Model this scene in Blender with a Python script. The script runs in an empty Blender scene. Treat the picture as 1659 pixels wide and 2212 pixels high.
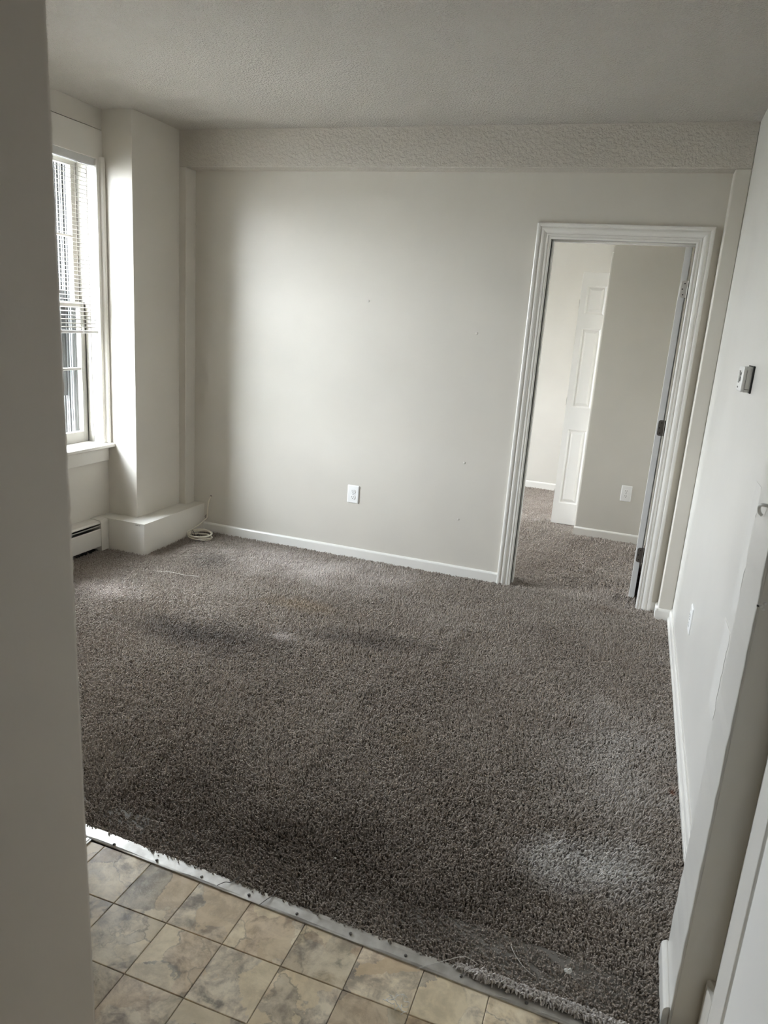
import bpy, bmesh, math, random
from mathutils import Vector, Matrix, Euler

# ------------------------------------------------------------------ camera, sky, light, exposure
scene = bpy.context.scene
COL = scene.collection
EYE = Vector((0.0, 0.0, 1.5001))
YAW, PITCH, ROLL, FPX = 0.3217, 0.2533, 0.0726, 1574.27
fw = Vector((-math.sin(YAW) * math.cos(PITCH), math.cos(YAW) * math.cos(PITCH), -math.sin(PITCH)))
rt0 = Vector((math.cos(YAW), math.sin(YAW), 0))
up0 = rt0.cross(fw)
rt = math.cos(ROLL) * rt0 + math.sin(ROLL) * up0
up = -math.sin(ROLL) * rt0 + math.cos(ROLL) * up0
cam = bpy.data.cameras.new('camera')
cam_ob = bpy.data.objects.new('camera', cam)
COL.objects.link(cam_ob)
cam.sensor_fit = 'HORIZONTAL'
cam.sensor_width = 36.0
cam.lens = FPX / 1659.0 * 36.0
cam.clip_start = 0.02
cam_ob.matrix_world = Matrix(((rt.x, up.x, -fw.x, EYE.x), (rt.y, up.y, -fw.y, EYE.y), (rt.z, up.z, -fw.z, EYE.z), (0, 0, 0, 1)))
cam.dof.use_dof = True
cam.dof.focus_distance = 3.4
cam.dof.aperture_fstop = 10.0
scene.camera = cam_ob

scene.view_settings.view_transform = 'Standard'
scene.view_settings.look = 'None'
scene.view_settings.gamma = 1.0
scene.view_settings.use_curve_mapping = False
scene.view_settings.exposure = 3.05
try:
    scene.cycles.diffuse_bounces = 8
    scene.cycles.max_bounces = 14
    scene.cycles.transparent_max_bounces = 12
    scene.cycles.caustics_reflective = False
    scene.cycles.caustics_refractive = False
    scene.cycles.sample_clamp_indirect = 6.0
except Exception:
    pass

SKY = 11.0
world = bpy.data.worlds.new('overcast_sky')
scene.world = world
world.use_nodes = True
wn = world.node_tree
wn.nodes.clear()
w_out = wn.nodes.new('ShaderNodeOutputWorld')
w_bg = wn.nodes.new('ShaderNodeBackground')
w_tc = wn.nodes.new('ShaderNodeTexCoord')
w_sep = wn.nodes.new('ShaderNodeSeparateXYZ')
w_ramp = wn.nodes.new('ShaderNodeValToRGB')
w_map = wn.nodes.new('ShaderNodeMapRange')
w_map.inputs['From Min'].default_value = -1.0
w_map.inputs['From Max'].default_value = 1.0
wn.links.new(w_tc.outputs['Generated'], w_sep.inputs[0])
wn.links.new(w_sep.outputs['Z'], w_map.inputs['Value'])
wn.links.new(w_map.outputs['Result'], w_ramp.inputs[0])
els = w_ramp.color_ramp.elements
els[0].position = 0.495; els[0].color = (0.16, 0.16, 0.155, 1)
els[1].position = 0.505; els[1].color = (0.448, 0.468, 0.50, 1)
e = els.new(1.0); e.color = (1.145, 1.21, 1.35, 1)   # overcast: the zenith about three times the horizon
w_bg.inputs['Strength'].default_value = SKY
wn.links.new(w_ramp.outputs[0], w_bg.inputs[0])
wn.links.new(w_bg.outputs[0], w_out.inputs[0])


def portal(name, loc, rot, sx, sy):
    l = bpy.data.lights.new(name, 'AREA')
    l.shape = 'RECTANGLE'; l.size = sx; l.size_y = sy
    l.cycles.is_portal = True
    o = bpy.data.objects.new(name, l)
    o.location = loc; o.rotation_euler = rot
    COL.objects.link(o)
    return o


# portals only guide the sampling of the sky through the real window openings
portal('sky_portal', (-3.46, 3.21, 1.45), (0, math.radians(-90), 0), 1.75, 1.02)
portal('sky_portal', (-3.46, 5.7, 1.40), (0, math.radians(-90), 0), 1.4, 1.1)

random.seed(7)
# ------------------------------------------------------------------ measures
LW = -3.095      # left wall face
RW = 0.35        # right wall face
BW = 4.168       # beam / strip face of the back wall
BP = 4.274       # recessed panel of the back wall
BT = 4.424       # bedroom side of the back wall
CEIL = 2.5486
BEAM = 2.341
PILX, PILY = -2.8805, 3.717
BOXX, BOXY, BOXZ = -2.748, 3.610, 0.198
W_Y0, W_Y1, W_Z0, W_Z1 = 2.76, 3.665, 0.645, 2.285


# ------------------------------------------------------------------ materials
def new_mat(name):
    m = bpy.data.materials.new(name)
    m.use_nodes = True
    nt = m.node_tree
    b = nt.nodes['Principled BSDF']
    return m, nt, b


def N(nt, typ, **kw):
    n = nt.nodes.new(typ)
    for k, v in kw.items():
        if k in n.inputs:
            n.inputs[k].default_value = v
        else:
            setattr(n, k, v)
    return n


def plain(name, col, rough=0.5, metal=0.0, spec=0.5):
    m, nt, b = new_mat(name)
    b.inputs['Base Color'].default_value = (*col, 1)
    b.inputs['Roughness'].default_value = rough
    b.inputs['Metallic'].default_value = metal
    b.inputs['Specular IOR Level'].default_value = spec
    return m


def mixcol(nt, fac, a, b, blend='MIX'):
    n = nt.nodes.new('ShaderNodeMix')
    n.data_type = 'RGBA'; n.blend_type = blend
    for i, v in ((0, fac), (6, a), (7, b)):
        if isinstance(v, (int, float)):
            n.inputs[i].default_value = v
        elif isinstance(v, tuple):
            n.inputs[i].default_value = (*v, 1)
        else:
            nt.links.new(v, n.inputs[i])
    return n.outputs[2]


def ramp(nt, src, stops):
    r = nt.nodes.new('ShaderNodeValToRGB')
    el = r.color_ramp.elements
    while len(el) < len(stops):
        el.new(0.5)
    for e_, (p, c) in zip(el, stops):
        e_.position = p
        e_.color = (c, c, c, 1) if isinstance(c, (int, float)) else (*c, 1)
    nt.links.new(src, r.inputs[0])
    return r.outputs[0]


def noise(nt, scale, detail=2.0, rough=0.5, vec=None, dist=0.0):
    n = N(nt, 'ShaderNodeTexNoise', Scale=scale, Detail=detail, Roughness=rough, Distortion=dist)
    if vec is None:
        g = nt.nodes.new('ShaderNodeNewGeometry')
        vec = g.outputs['Position']
    nt.links.new(vec, n.inputs['Vector'])
    return n


def bump(nt, b, height, strength, dist):
    bp = N(nt, 'ShaderNodeBump', Strength=strength, Distance=dist)
    nt.links.new(height, bp.inputs['Height'])
    nt.links.new(bp.outputs[0], b.inputs['Normal'])
    return bp


def paint(name, col, rough=0.4, tex=0.12, scale=260.0, wave=0.0, mottled=0.03):
    """rolled wall paint: fine roller stipple, faint unevenness of the plaster below, slight mottling"""
    m, nt, b = new_mat(name)
    n0 = noise(nt, 2.3, 3.0)
    c = mixcol(nt, ramp(nt, n0.outputs[0], [(0.3, 0.0), (0.75, 1.0)]), tuple(x * (1 - mottled) for x in col), tuple(min(1, x * (1 + mottled)) for x in col))
    nt.links.new(c, b.inputs['Base Color'])
    b.inputs['Roughness'].default_value = rough
    n1 = noise(nt, scale, 2.0)
    n2 = noise(nt, 5.0, 2.0)
    mx = N(nt, 'ShaderNodeMath', operation='MULTIPLY_ADD')
    nt.links.new(n2.outputs[0], mx.inputs[0]); mx.inputs[1].default_value = wave
    nt.links.new(n1.outputs[0], mx.inputs[2])
    bump(nt, b, mx.outputs[0], tex, 0.002)
    return m


def stipple(name, col, scale, strength, dist, rough=0.75):
    """sprayed orange-peel / stipple texture"""
    m, nt, b = new_mat(name)
    b.inputs['Base Color'].default_value = (*col, 1)
    b.inputs['Roughness'].default_value = rough
    n1 = noise(nt, scale, 3.0, 0.6)
    h = ramp(nt, n1.outputs[0], [(0.38, 0.0), (0.62, 1.0)])
    bump(nt, b, h, strength, dist)
    return m


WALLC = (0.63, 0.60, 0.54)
M = {}
M['wall'] = paint('wall_paint', WALLC, 0.42, 0.10, 240, 3.0)
M['wall_gloss'] = paint('wall_paint_semigloss', (0.70, 0.685, 0.645), 0.30, 0.08, 200, 4.0)
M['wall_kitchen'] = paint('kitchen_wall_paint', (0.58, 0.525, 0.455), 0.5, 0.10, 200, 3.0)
M['wall_bed'] = paint('bedroom_wall_paint', (0.63, 0.61, 0.56), 0.45, 0.08, 240, 3.0)
M['ceiling'] = stipple('stippled_ceiling_paint', (0.60, 0.565, 0.505), 95.0, 0.8, 0.010)
M['beam'] = stipple('stippled_beam_paint', (0.55, 0.515, 0.455), 62.0, 0.40, 0.008)
M['trim'] = paint('gloss_trim_paint', (0.77, 0.755, 0.715), 0.26, 0.05, 120, 4.0)
M['trim_old'] = paint('old_trim_paint', (0.70, 0.675, 0.62), 0.32, 0.10, 90, 5.0, 0.05)
M['door'] = paint('door_paint', (0.87, 0.86, 0.83), 0.34, 0.05, 160, 2.0)
M['white_plastic'] = plain('white_plastic', (0.87, 0.87, 0.86), 0.35)
M['grey_plastic'] = plain('thermostat_plastic', (0.66, 0.655, 0.62), 0.45)
M['grey_plastic_dark'] = plain('thermostat_window', (0.16, 0.155, 0.15), 0.25)
M['print'] = plain('dark_print', (0.05, 0.05, 0.05), 0.5)
M['dark'] = plain('dark_slot', (0.02, 0.018, 0.016), 0.6)
M['black'] = plain('black_gap', (0.012, 0.011, 0.01), 0.8)
M['heater'] = plain('heater_enamel', (0.66, 0.63, 0.575), 0.38)
M['heater_damper'] = plain('heater_damper_metal', (0.42, 0.41, 0.38), 0.45, 0.4)
M['hinge'] = plain('hinge_metal', (0.24, 0.215, 0.19), 0.42, 0.7)
M['hinge_paint'] = paint('painted_hinge', (0.80, 0.76, 0.70), 0.4, 0.3, 150)
M['cable'] = plain('cream_cable', (0.82, 0.77, 0.66), 0.4)
M['tie'] = plain('cable_tie', (0.10, 0.10, 0.09), 0.5)
M['thread'] = plain('pale_thread', (0.75, 0.73, 0.68), 0.9)
M['lint'] = plain('white_lint', (0.85, 0.84, 0.80), 0.95)
M['concrete'] = plain('outdoor_ground', (0.22, 0.22, 0.21), 0.9)
M['siding'] = plain('aluminium_frame', (0.075, 0.078, 0.078), 0.6, 0.0)
M['foliage'] = plain('leaf_green', (0.10, 0.19, 0.06), 0.7)
M['bark'] = plain('bark', (0.13, 0.10, 0.08), 0.9)
M['nail'] = plain('nail_head', (0.16, 0.15, 0.14), 0.45, 0.8)
M['patch_light'] = paint('fresh_paint_patch', (0.71, 0.695, 0.66), 0.42, 0.05, 200, 1.0)
M['patch_dull'] = paint('spackled_patch', (0.61, 0.595, 0.565), 0.6, 0.08, 200, 1.0)
M['old_sash'] = paint('old_sash_paint', (0.30, 0.283, 0.25), 0.55, 0.25, 60, 8.0, 0.08)


def glass_mat():
    m = bpy.data.materials.new('window_glass')
    m.use_nodes = True
    nt = m.node_tree
    nt.nodes.clear()
    o = nt.nodes.new('ShaderNodeOutputMaterial')
    t = N(nt, 'ShaderNodeBsdfTransparent'); t.inputs[0].default_value = (0.965, 0.975, 0.97, 1)
    g = N(nt, 'ShaderNodeBsdfGlossy', Roughness=0.02)
    f = N(nt, 'ShaderNodeFresnel', IOR=1.45)
    mx = nt.nodes.new('ShaderNodeMixShader')
    gm = nt.nodes.new('ShaderNodeNewGeometry')
    inv = N(nt, 'ShaderNodeMath', operation='SUBTRACT'); inv.inputs[0].default_value = 1.0
    nt.links.new(gm.outputs['Backfacing'], inv.inputs[1])
    fm = N(nt, 'ShaderNodeMath', operation='MULTIPLY')
    nt.links.new(f.outputs[0], fm.inputs[0]); nt.links.new(inv.outputs[0], fm.inputs[1])
    nt.links.new(fm.outputs[0], mx.inputs[0]); nt.links.new(t.outputs[0], mx.inputs[1]); nt.links.new(g.outputs[0], mx.inputs[2])
    nt.links.new(mx.outputs[0], o.inputs[0])
    return m


M['glass'] = glass_mat()


def slat_mat():
    m, nt, b = new_mat('vinyl_slat')
    b.inputs['Base Color'].default_value = (0.33, 0.31, 0.27, 1)
    b.inputs['Roughness'].default_value = 0.5
    t = N(nt, 'ShaderNodeBsdfTranslucent'); t.inputs[0].default_value = (0.86, 0.80, 0.68, 1)
    mx = nt.nodes.new('ShaderNodeMixShader'); mx.inputs[0].default_value = 0.05
    nt.links.new(b.outputs[0], mx.inputs[1]); nt.links.new(t.outputs[0], mx.inputs[2])
    nt.links.new(mx.outputs[0], nt.nodes['Material Output'].inputs[0])
    return m


M['slat'] = slat_mat()


def metal_mat():
    m, nt, b = new_mat('dull_aluminium')
    n = noise(nt, 30.0, 4.0)
    c = mixcol(nt, ramp(nt, n.outputs[0], [(0.35, 0.0), (0.7, 1.0)]), (0.52, 0.505, 0.475), (0.70, 0.69, 0.66))
    nt.links.new(c, b.inputs['Base Color'])
    b.inputs['Metallic'].default_value = 0.85
    b.inputs['Roughness'].default_value = 0.42
    bump(nt, b, n.outputs[0], 0.15, 0.003)
    return m


M['metal'] = metal_mat()


def carpet_mat(name, dark=1.0):
    """brown-grey nylon pile with dirty marks, plus foreground shade and pile sheen painted in"""
    m, nt, b = new_mat(name)
    g = nt.nodes.new('ShaderNodeNewGeometry')
    P = g.outputs['Position']
    n1 = noise(nt, 1.6, 4.0, 0.55, P)
    n2 = noise(nt, 4.5, 3.0, 0.6, P)
    n3 = noise(nt, 260.0, 2.0, 0.6, P)
    base = mixcol(nt, ramp(nt, n1.outputs[0], [(0.36, 0.0), (0.66, 1.0)]), (0.265, 0.222, 0.186), (0.37, 0.328, 0.286))
    base = mixcol(nt, ramp(nt, n2.outputs[0], [(0.5, 0.0), (0.72, 0.45)]), base, (0.29, 0.235, 0.19))
    base = mixcol(nt, ramp(nt, n3.outputs[0], [(0.42, 0.0), (0.62, 0.7)]), base, (0.62, 0.56, 0.50))
    n5 = noise(nt, 75.0, 3.0, 0.6, P)
    base = mixcol(nt, ramp(nt, n5.outputs[0], [(0.40, 0.62), (0.52, 0.0)]), base, (0.16, 0.13, 0.105))

    def blob(base, cx, cy, rx, ry, col, amt):
        mp = N(nt, 'ShaderNodeMapping', vector_type='POINT')
        mp.inputs['Location'].default_value = (-cx / rx, -cy / ry, 0)
        mp.inputs['Scale'].default_value = (1 / rx, 1 / ry, 0)
        nt.links.new(P, mp.inputs['Vector'])
        ln = N(nt, 'ShaderNodeVectorMath', operation='LENGTH')
        nt.links.new(mp.outputs[0], ln.inputs[0])
        ad = N(nt, 'ShaderNodeMath', operation='MULTIPLY_ADD')
        nt.links.new(n2.outputs[0], ad.inputs[0]); ad.inputs[1].default_value = 0.9
        nt.links.new(ln.outputs['Value'], ad.inputs[2])
        f = ramp(nt, ad.outputs[0], [(0.55, amt), (1.0, amt * 0.4), ] if False else [(0.45, amt), (1.0, 0.0)])
        return mixcol(nt, f, base, col)

    base = blob(base, -1.55, 3.35, 0.55, 0.20, (0.378, 0.297, 0.207), 0.55)    # tan spill under the wall
    base = blob(base, -0.62, 2.35, 0.22, 0.22, (0.360, 0.297, 0.216), 0.4)
    base = blob(base, -1.75, 2.80, 1.05, 0.40, (0.150, 0.128, 0.112), 0.9)     # trodden dark band
    base = blob(base, -1.05, 3.12, 0.75, 0.22, (0.170, 0.140, 0.118), 0.8)
    base = blob(base, -2.35, 3.75, 0.30, 0.28, (0.198, 0.180, 0.162), 0.6)
    base = blob(base, -1.2, 3.05, 0.6, 0.12, (0.198, 0.171, 0.153), 0.6)
    base = blob(base, 0.0, 4.15, 0.25, 0.14, (0.252, 0.189, 0.144), 0.6)
    base = blob(base, -0.75, 1.65, 1.5, 0.62, (0.185, 0.150, 0.122), 0.85)    # foreground shade painted in as darker colour by the kitchen
    base = blob(base, 0.12, 2.55, 0.55, 1.15, (0.60, 0.565, 0.53), 0.8)       # light on the pile painted paler along the right wall
    base = blob(base, 0.08, 1.96, 0.50, 0.36, (0.72, 0.70, 0.68), 0.85)       # bright sheen of leaning pile painted in by the wall stub
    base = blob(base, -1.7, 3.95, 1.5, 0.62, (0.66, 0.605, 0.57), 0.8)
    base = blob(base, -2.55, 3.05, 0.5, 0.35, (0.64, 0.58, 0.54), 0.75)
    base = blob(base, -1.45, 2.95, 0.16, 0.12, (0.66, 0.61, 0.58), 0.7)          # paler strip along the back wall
    base = blob(base, 0.31, 2.45, 0.03, 0.05, (0.360, 0.144, 0.090), 0.9)
    base = blob(base, -0.08, 3.545, 0.045, 0.03, (0.054, 0.054, 0.054), 0.9)
    base = blob(base, 0.29, 3.55, 0.03, 0.02, (0.072, 0.072, 0.072), 0.8)
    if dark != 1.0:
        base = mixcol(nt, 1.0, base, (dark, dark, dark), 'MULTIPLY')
    nt.links.new(base, b.inputs['Base Color'])
    b.inputs['Roughness'].default_value = 0.9
    b.inputs['Specular IOR Level'].default_value = 0.15
    b.inputs['Sheen Weight'].default_value = 0.25
    b.inputs['Sheen Roughness'].default_value = 0.5
    b.inputs['Sheen Tint'].default_value = (0.9, 0.88, 0.86, 1)
    return m


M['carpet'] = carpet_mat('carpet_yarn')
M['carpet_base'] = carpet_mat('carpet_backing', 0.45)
M['carpet_fray'] = plain('frayed_yarn', (0.60, 0.56, 0.53), 0.95)


def tile_mat():
    """printed slate: cleft ridges, ochre, grey and rose patches, different on every tile"""
    m, nt, b = new_mat('slate_print')
    oi = nt.nodes.new('ShaderNodeObjectInfo')
    g = nt.nodes.new('ShaderNodeNewGeometry')
    sc = N(nt, 'ShaderNodeVectorMath', operation='SCALE')
    sc.inputs['Scale'].default_value = 37.0
    cmb = nt.nodes.new('ShaderNodeCombineXYZ')
    for i in range(3):
        nt.links.new(oi.outputs['Random'], cmb.inputs[i])
    nt.links.new(cmb.outputs[0], sc.inputs[0])
    ad = N(nt, 'ShaderNodeVectorMath', operation='ADD')
    nt.links.new(g.outputs['Position'], ad.inputs[0]); nt.links.new(sc.outputs[0], ad.inputs[1])
    V = ad.outputs[0]
    warp = noise(nt, 7.0, 3.0, 0.5, V)
    wv = N(nt, 'ShaderNodeVectorMath', operation='MULTIPLY_ADD')
    nt.links.new(warp.outputs['Color'], wv.inputs[0]); wv.inputs[1].default_value = (0.09, 0.09, 0.09); nt.links.new(V, wv.inputs[2])
    W = wv.outputs[0]
    n1 = noise(nt, 9.0, 6.0, 0.62, W)
    n2 = noise(nt, 24.0, 6.0, 0.65, W)
    n3 = noise(nt, 5.0, 3.0, 0.5, W)
    n4 = noise(nt, 140.0, 4.0, 0.7, V)
    base = ramp(nt, n1.outputs[0], [(0.34, (0.20, 0.185, 0.165)), (0.44, (0.36, 0.325, 0.275)), (0.52, (0.56, 0.505, 0.415)), (0.61, (0.82, 0.76, 0.62))])
    tint = ramp(nt, n3.outputs[0], [(0.36, (0.42, 0.35, 0.325)), (0.5, (0.48, 0.45, 0.41)), (0.62, (0.66, 0.54, 0.36))])
    c = mixcol(nt, 0.38, base, tint)
    c = mixcol(nt, ramp(nt, n2.outputs[0], [(0.46, 0.0), (0.62, 0.75)]), c, (0.84, 0.79, 0.68))
    c = mixcol(nt, ramp(nt, n2.outputs[0], [(0.33, 0.75), (0.46, 0.0)]), c, (0.15, 0.145, 0.14))
    # per tile lightness
    tl = ramp(nt, oi.outputs['Random'], [(0.0, 0.78), (1.0, 1.15)])
    c = mixcol(nt, 1.0, c, tl, 'MULTIPLY')
    wc = N(nt, 'ShaderNodeVectorMath', operation='MULTIPLY_ADD')
    wn2 = noise(nt, 26.0, 5.0, 0.65, V)
    nt.links.new(wn2.outputs['Color'], wc.inputs[0]); wc.inputs[1].default_value = (0.05, 0.05, 0.05); nt.links.new(W, wc.inputs[2])
    vl = N(nt, 'ShaderNodeTexVoronoi', Scale=8.5)
    nt.links.new(wc.outputs[0], vl.inputs['Vector'])
    lay = nt.nodes.new('ShaderNodeSeparateColor'); nt.links.new(vl.outputs['Color'], lay.inputs[0])
    c = mixcol(nt, ramp(nt, lay.outputs[0], [(0.0, 0.55), (0.35, 0.0)]), c, (0.20, 0.19, 0.175))
    c = mixcol(nt, ramp(nt, lay.outputs[1], [(0.55, 0.0), (0.95, 0.65)]), c, (0.74, 0.66, 0.50))
    c = mixcol(nt, ramp(nt, lay.outputs[2], [(0.6, 0.0), (1.0, 0.4)]), c, (0.50, 0.36, 0.24))
    vr = N(nt, 'ShaderNodeTexVoronoi', feature='DISTANCE_TO_EDGE', Scale=8.5)
    nt.links.new(wc.outputs[0], vr.inputs['Vector'])
    crack = ramp(nt, vr.outputs['Distance'], [(0.0, 0.75), (0.025, 0.0)])
    crk = N(nt, 'ShaderNodeMath', operation='MULTIPLY')
    nt.links.new(crack, crk.inputs[0]); nt.links.new(ramp(nt, n3.outputs[0], [(0.45, 0.0), (0.62, 1.0)]), crk.inputs[1])
    c = mixcol(nt, crk.outputs[0], c, (0.16, 0.145, 0.125))
    c = mixcol(nt, 1.0, c, (1.04, 0.975, 0.86), 'MULTIPLY')
    nt.links.new(c, b.inputs['Base Color'])
    nt.links.new(ramp(nt, n2.outputs[0], [(0.3, 0.30), (0.7, 0.44)]), b.inputs['Roughness'])
    hm = N(nt, 'ShaderNodeMath', operation='MULTIPLY_ADD')
    nt.links.new(n4.outputs[0], hm.inputs[0]); hm.inputs[1].default_value = 0.25
    nt.links.new(n1.outputs[0], hm.inputs[2])
    bump(nt, b, hm.outputs[0], 0.35, 0.006)
    return m


M['tile'] = tile_mat()
M['grout'] = plain('tile_joint', (0.17, 0.155, 0.135), 0.8)


# ------------------------------------------------------------------ mesh helpers
def world_loc(o):
    v = Vector((0, 0, 0))
    while o is not None:
        v += o.location
        o = o.parent
    return v


def link(name, me, mat, parent=None, kind=None, smooth=False):
    o = bpy.data.objects.new(name, me)
    COL.objects.link(o)
    if mat is not None and not me.materials:
        me.materials.append(mat)
    if parent is not None:
        o.parent = parent
    if kind:
        o['kind'] = kind
    if smooth:
        for p in me.polygons:
            p.use_smooth = True
    return o


def obj(name, bm, mat, parent=None, kind=None, smooth=False):
    """world-space bmesh -> ONE object; local to its parent (parents are never rotated)"""
    if parent is not None:
        off = world_loc(parent)
        for v in bm.verts:
            v.co -= off
    bmesh.ops.recalc_face_normals(bm, faces=bm.faces[:])
    me = bpy.data.meshes.new(name)
    bm.to_mesh(me)
    bm.free()
    return link(name, me, mat, parent, kind, smooth)


def add_box(bm, x0, x1, y0, y1, z0, z1, bev=0.0, seg=2):
    r = bmesh.ops.create_cube(bm, size=1.0)
    vs = r['verts']
    for v in vs:
        v.co = Vector(((x0 + x1) / 2 + v.co.x * (x1 - x0), (y0 + y1) / 2 + v.co.y * (y1 - y0), (z0 + z1) / 2 + v.co.z * (z1 - z0)))
    if bev > 0:
        es = list({e_ for v in vs for e_ in v.link_edges})
        bmesh.ops.bevel(bm, geom=es, offset=bev, segments=seg, affect='EDGES', profile=0.5)
    return bm


def box(name, x0, x1, y0, y1, z0, z1, mat, parent=None, bev=0.0, kind=None, seg=2):
    return obj(name, add_box(bmesh.new(), x0, x1, y0, y1, z0, z1, bev, seg), mat, parent, kind)


def boxes(name, lst, mat, parent=None, kind=None, bev=0.0):
    bm = bmesh.new()
    for b_ in lst:
        add_box(bm, *b_, bev)
    return obj(name, bm, mat, parent, kind)


def prism(bm, pts, axis, a0, a1):
    """closed 2-D profile pulled along an axis. axis 'x': pts=(y,z); 'y': pts=(x,z); 'z': pts=(x,y)"""
    def mk(p, a):
        return {'x': (a, p[0], p[1]), 'y': (p[0], a, p[1]), 'z': (p[0], p[1], a)}[axis]
    A = [bm.verts.new(mk(p, a0)) for p in pts]
    B = [bm.verts.new(mk(p, a1)) for p in pts]
    n = len(pts)
    for i in range(n):
        bm.faces.new((A[i], A[(i + 1) % n], B[(i + 1) % n], B[i]))
    bm.faces.new(A); bm.faces.new(list(reversed(B)))
    return bm


def sweep(bm, rings, closed=True):
    """rings: list of lists of world points -> quads between them, capped"""
    R = [[bm.verts.new(p) for p in r] for r in rings]
    n = len(R[0])
    for a, b_ in zip(R, R[1:]):
        for i in range(n if closed else n - 1):
            bm.faces.new((a[i], a[(i + 1) % n], b_[(i + 1) % n], b_[i]))
    if closed:
        bm.faces.new(R[0]); bm.faces.new(list(reversed(R[-1])))
    return bm


def tube(bm, pts, r, n=8, radii=None):
    pts = [Vector(p) for p in pts]
    rings = []
    prev = None
    for i, p in enumerate(pts):
        d = (pts[min(i + 1, len(pts) - 1)] - pts[max(i - 1, 0)]).normalized()
        if prev is None:
            a = d.orthogonal().normalized()
        else:
            a = (prev - d * prev.dot(d))
            a = a.normalized() if a.length > 1e-6 else d.orthogonal().normalized()
        prev = a
        b_ = d.cross(a)
        rr = radii[i] if radii else r
        rings.append([p + (a * math.cos(2 * math.pi * k / n) + b_ * math.sin(2 * math.pi * k / n)) * rr for k in range(n)])
    return sweep(bm, rings)


def smooth_path(pts, sub=6):
    """Catmull-Rom through the points"""
    P = [Vector(p) for p in pts]
    out = []
    for i in range(len(P) - 1):
        p0, p1, p2, p3 = P[max(i - 1, 0)], P[i], P[i + 1], P[min(i + 2, len(P) - 1)]
        for k in range(sub):
            t = k / sub
            out.append(0.5 * ((2 * p1) + (-p0 + p2) * t + (2 * p0 - 5 * p1 + 4 * p2 - p3) * t * t + (-p0 + 3 * p1 - 3 * p2 + p3) * t ** 3))
    out.append(P[-1])
    return out


def disc(bm, c, nrm, r, depth, n=12):
    nrm = Vector(nrm).normalized()
    c = Vector(c)
    return tube(bm, [c, c + nrm * depth], r, n)


def empty(name, loc, label=None, cat=None, group=None, kind=None):
    o = bpy.data.objects.new(name, None)
    o.empty_display_size = 0.05
    o.location = loc
    COL.objects.link(o)
    return tag(o, label, cat, group, kind)


def tag(o, label=None, cat=None, group=None, kind=None):
    if label: o['label'] = label
    if cat: o['category'] = cat
    if group: o['group'] = group
    if kind: o['kind'] = kind
    return o


def struct(o, label=None):
    o['kind'] = 'structure'
    if label: o['label'] = label
    return o


# ------------------------------------------------------------------ room shell
T = 0.32    # thickness of the outside wall
# left (window) wall with the openings of living room and bedroom
BWY0, BWY1, BWZ0, BWZ1 = 5.2, 6.2, 0.75, 2.05
wl = boxes('wall_left', [
    (LW - T, LW, -2.4, W_Y0, -0.25, CEIL + 0.1), (LW - T, LW, W_Y0, W_Y1, -0.25, W_Z0 - 0.02), (LW - T, LW, W_Y0, W_Y1, W_Z1 + 0.02, CEIL + 0.1),
    (LW - T, LW, W_Y1, BWY0, -0.25, CEIL + 0.1), (LW - T, LW, BWY0, BWY1, -0.25, BWZ0), (LW - T, LW, BWY0, BWY1, BWZ1, CEIL + 0.1),
    (LW - T, LW, BWY1, 7.45, -0.25, CEIL + 0.1)], M['wall'])
struct(wl, 'off-white window wall on the left')
# drywall sheet above the window head, with a dark crack under it
box('wall_panel', LW, LW + 0.009, 1.70, PILY, 2.441, CEIL, M['wall'], wl)

wb = boxes('wall_back', [
    (PILX - 0.3, -0.581, BP, BT, -0.05, CEIL + 0.1), (-0.581, 0.163, BP, BT, 2.012, CEIL + 0.1), (0.163, RW + 0.15, BP, BT, -0.05, CEIL + 0.1)], M['wall'])
struct(wb, 'off-white back wall with recessed panel and doorway')
# drywall screw pops, one column on a stud
for (sx, sz) in ((-0.939, 1.479), (-0.936, 0.716), (-0.939, 0.361), (-1.62, 1.62)):
    bm = bmesh.new()
    bmesh.ops.create_uvsphere(bm, u_segments=10, v_segments=6, radius=1.0)
    for v in bm.verts:
        v.co = Vector((sx + v.co.x * 0.008, BP + v.co.y * 0.0022, sz + v.co.z * 0.008))
    obj('screw_pop', bm, M['wall'], wb, smooth=True)

beam = struct(box('trim_1', LW, RW, BW, BP + 0.01, BEAM, CEIL + 0.02, M['beam'], bev=0.006), 'stippled ceiling beam along the top of the back wall')
struct(box('trim_2', PILX - 0.02, -2.831, BW, BP + 0.01, 0.0, BEAM, M['wall'], bev=0.004), 'narrow wall strip at the left end of the recessed panel')
struct(box('trim_3', 0.2758, RW, BW, BP + 0.01, -0.02, BEAM, M['wall'], bev=0.006), 'narrow wall strip between doorway and right wall')

struct(box('wall_corner', LW - 0.01, PILX, PILY, BP + 0.02, 0.0, CEIL + 0.02, M['wall'], bev=0.003), 'square pillar in the corner beside the window')
wr = struct(box('wall_right', RW, RW + 0.12, 1.60, BT, -0.05, CEIL + 0.1, M['wall_gloss']), 'bright semi-gloss wall on the right')
struct(box('ceiling', LW - 0.1, RW + 0.1, 1.45, BT, CEIL, CEIL + 0.12, M['ceiling']), 'stippled off-white ceiling')

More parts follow.
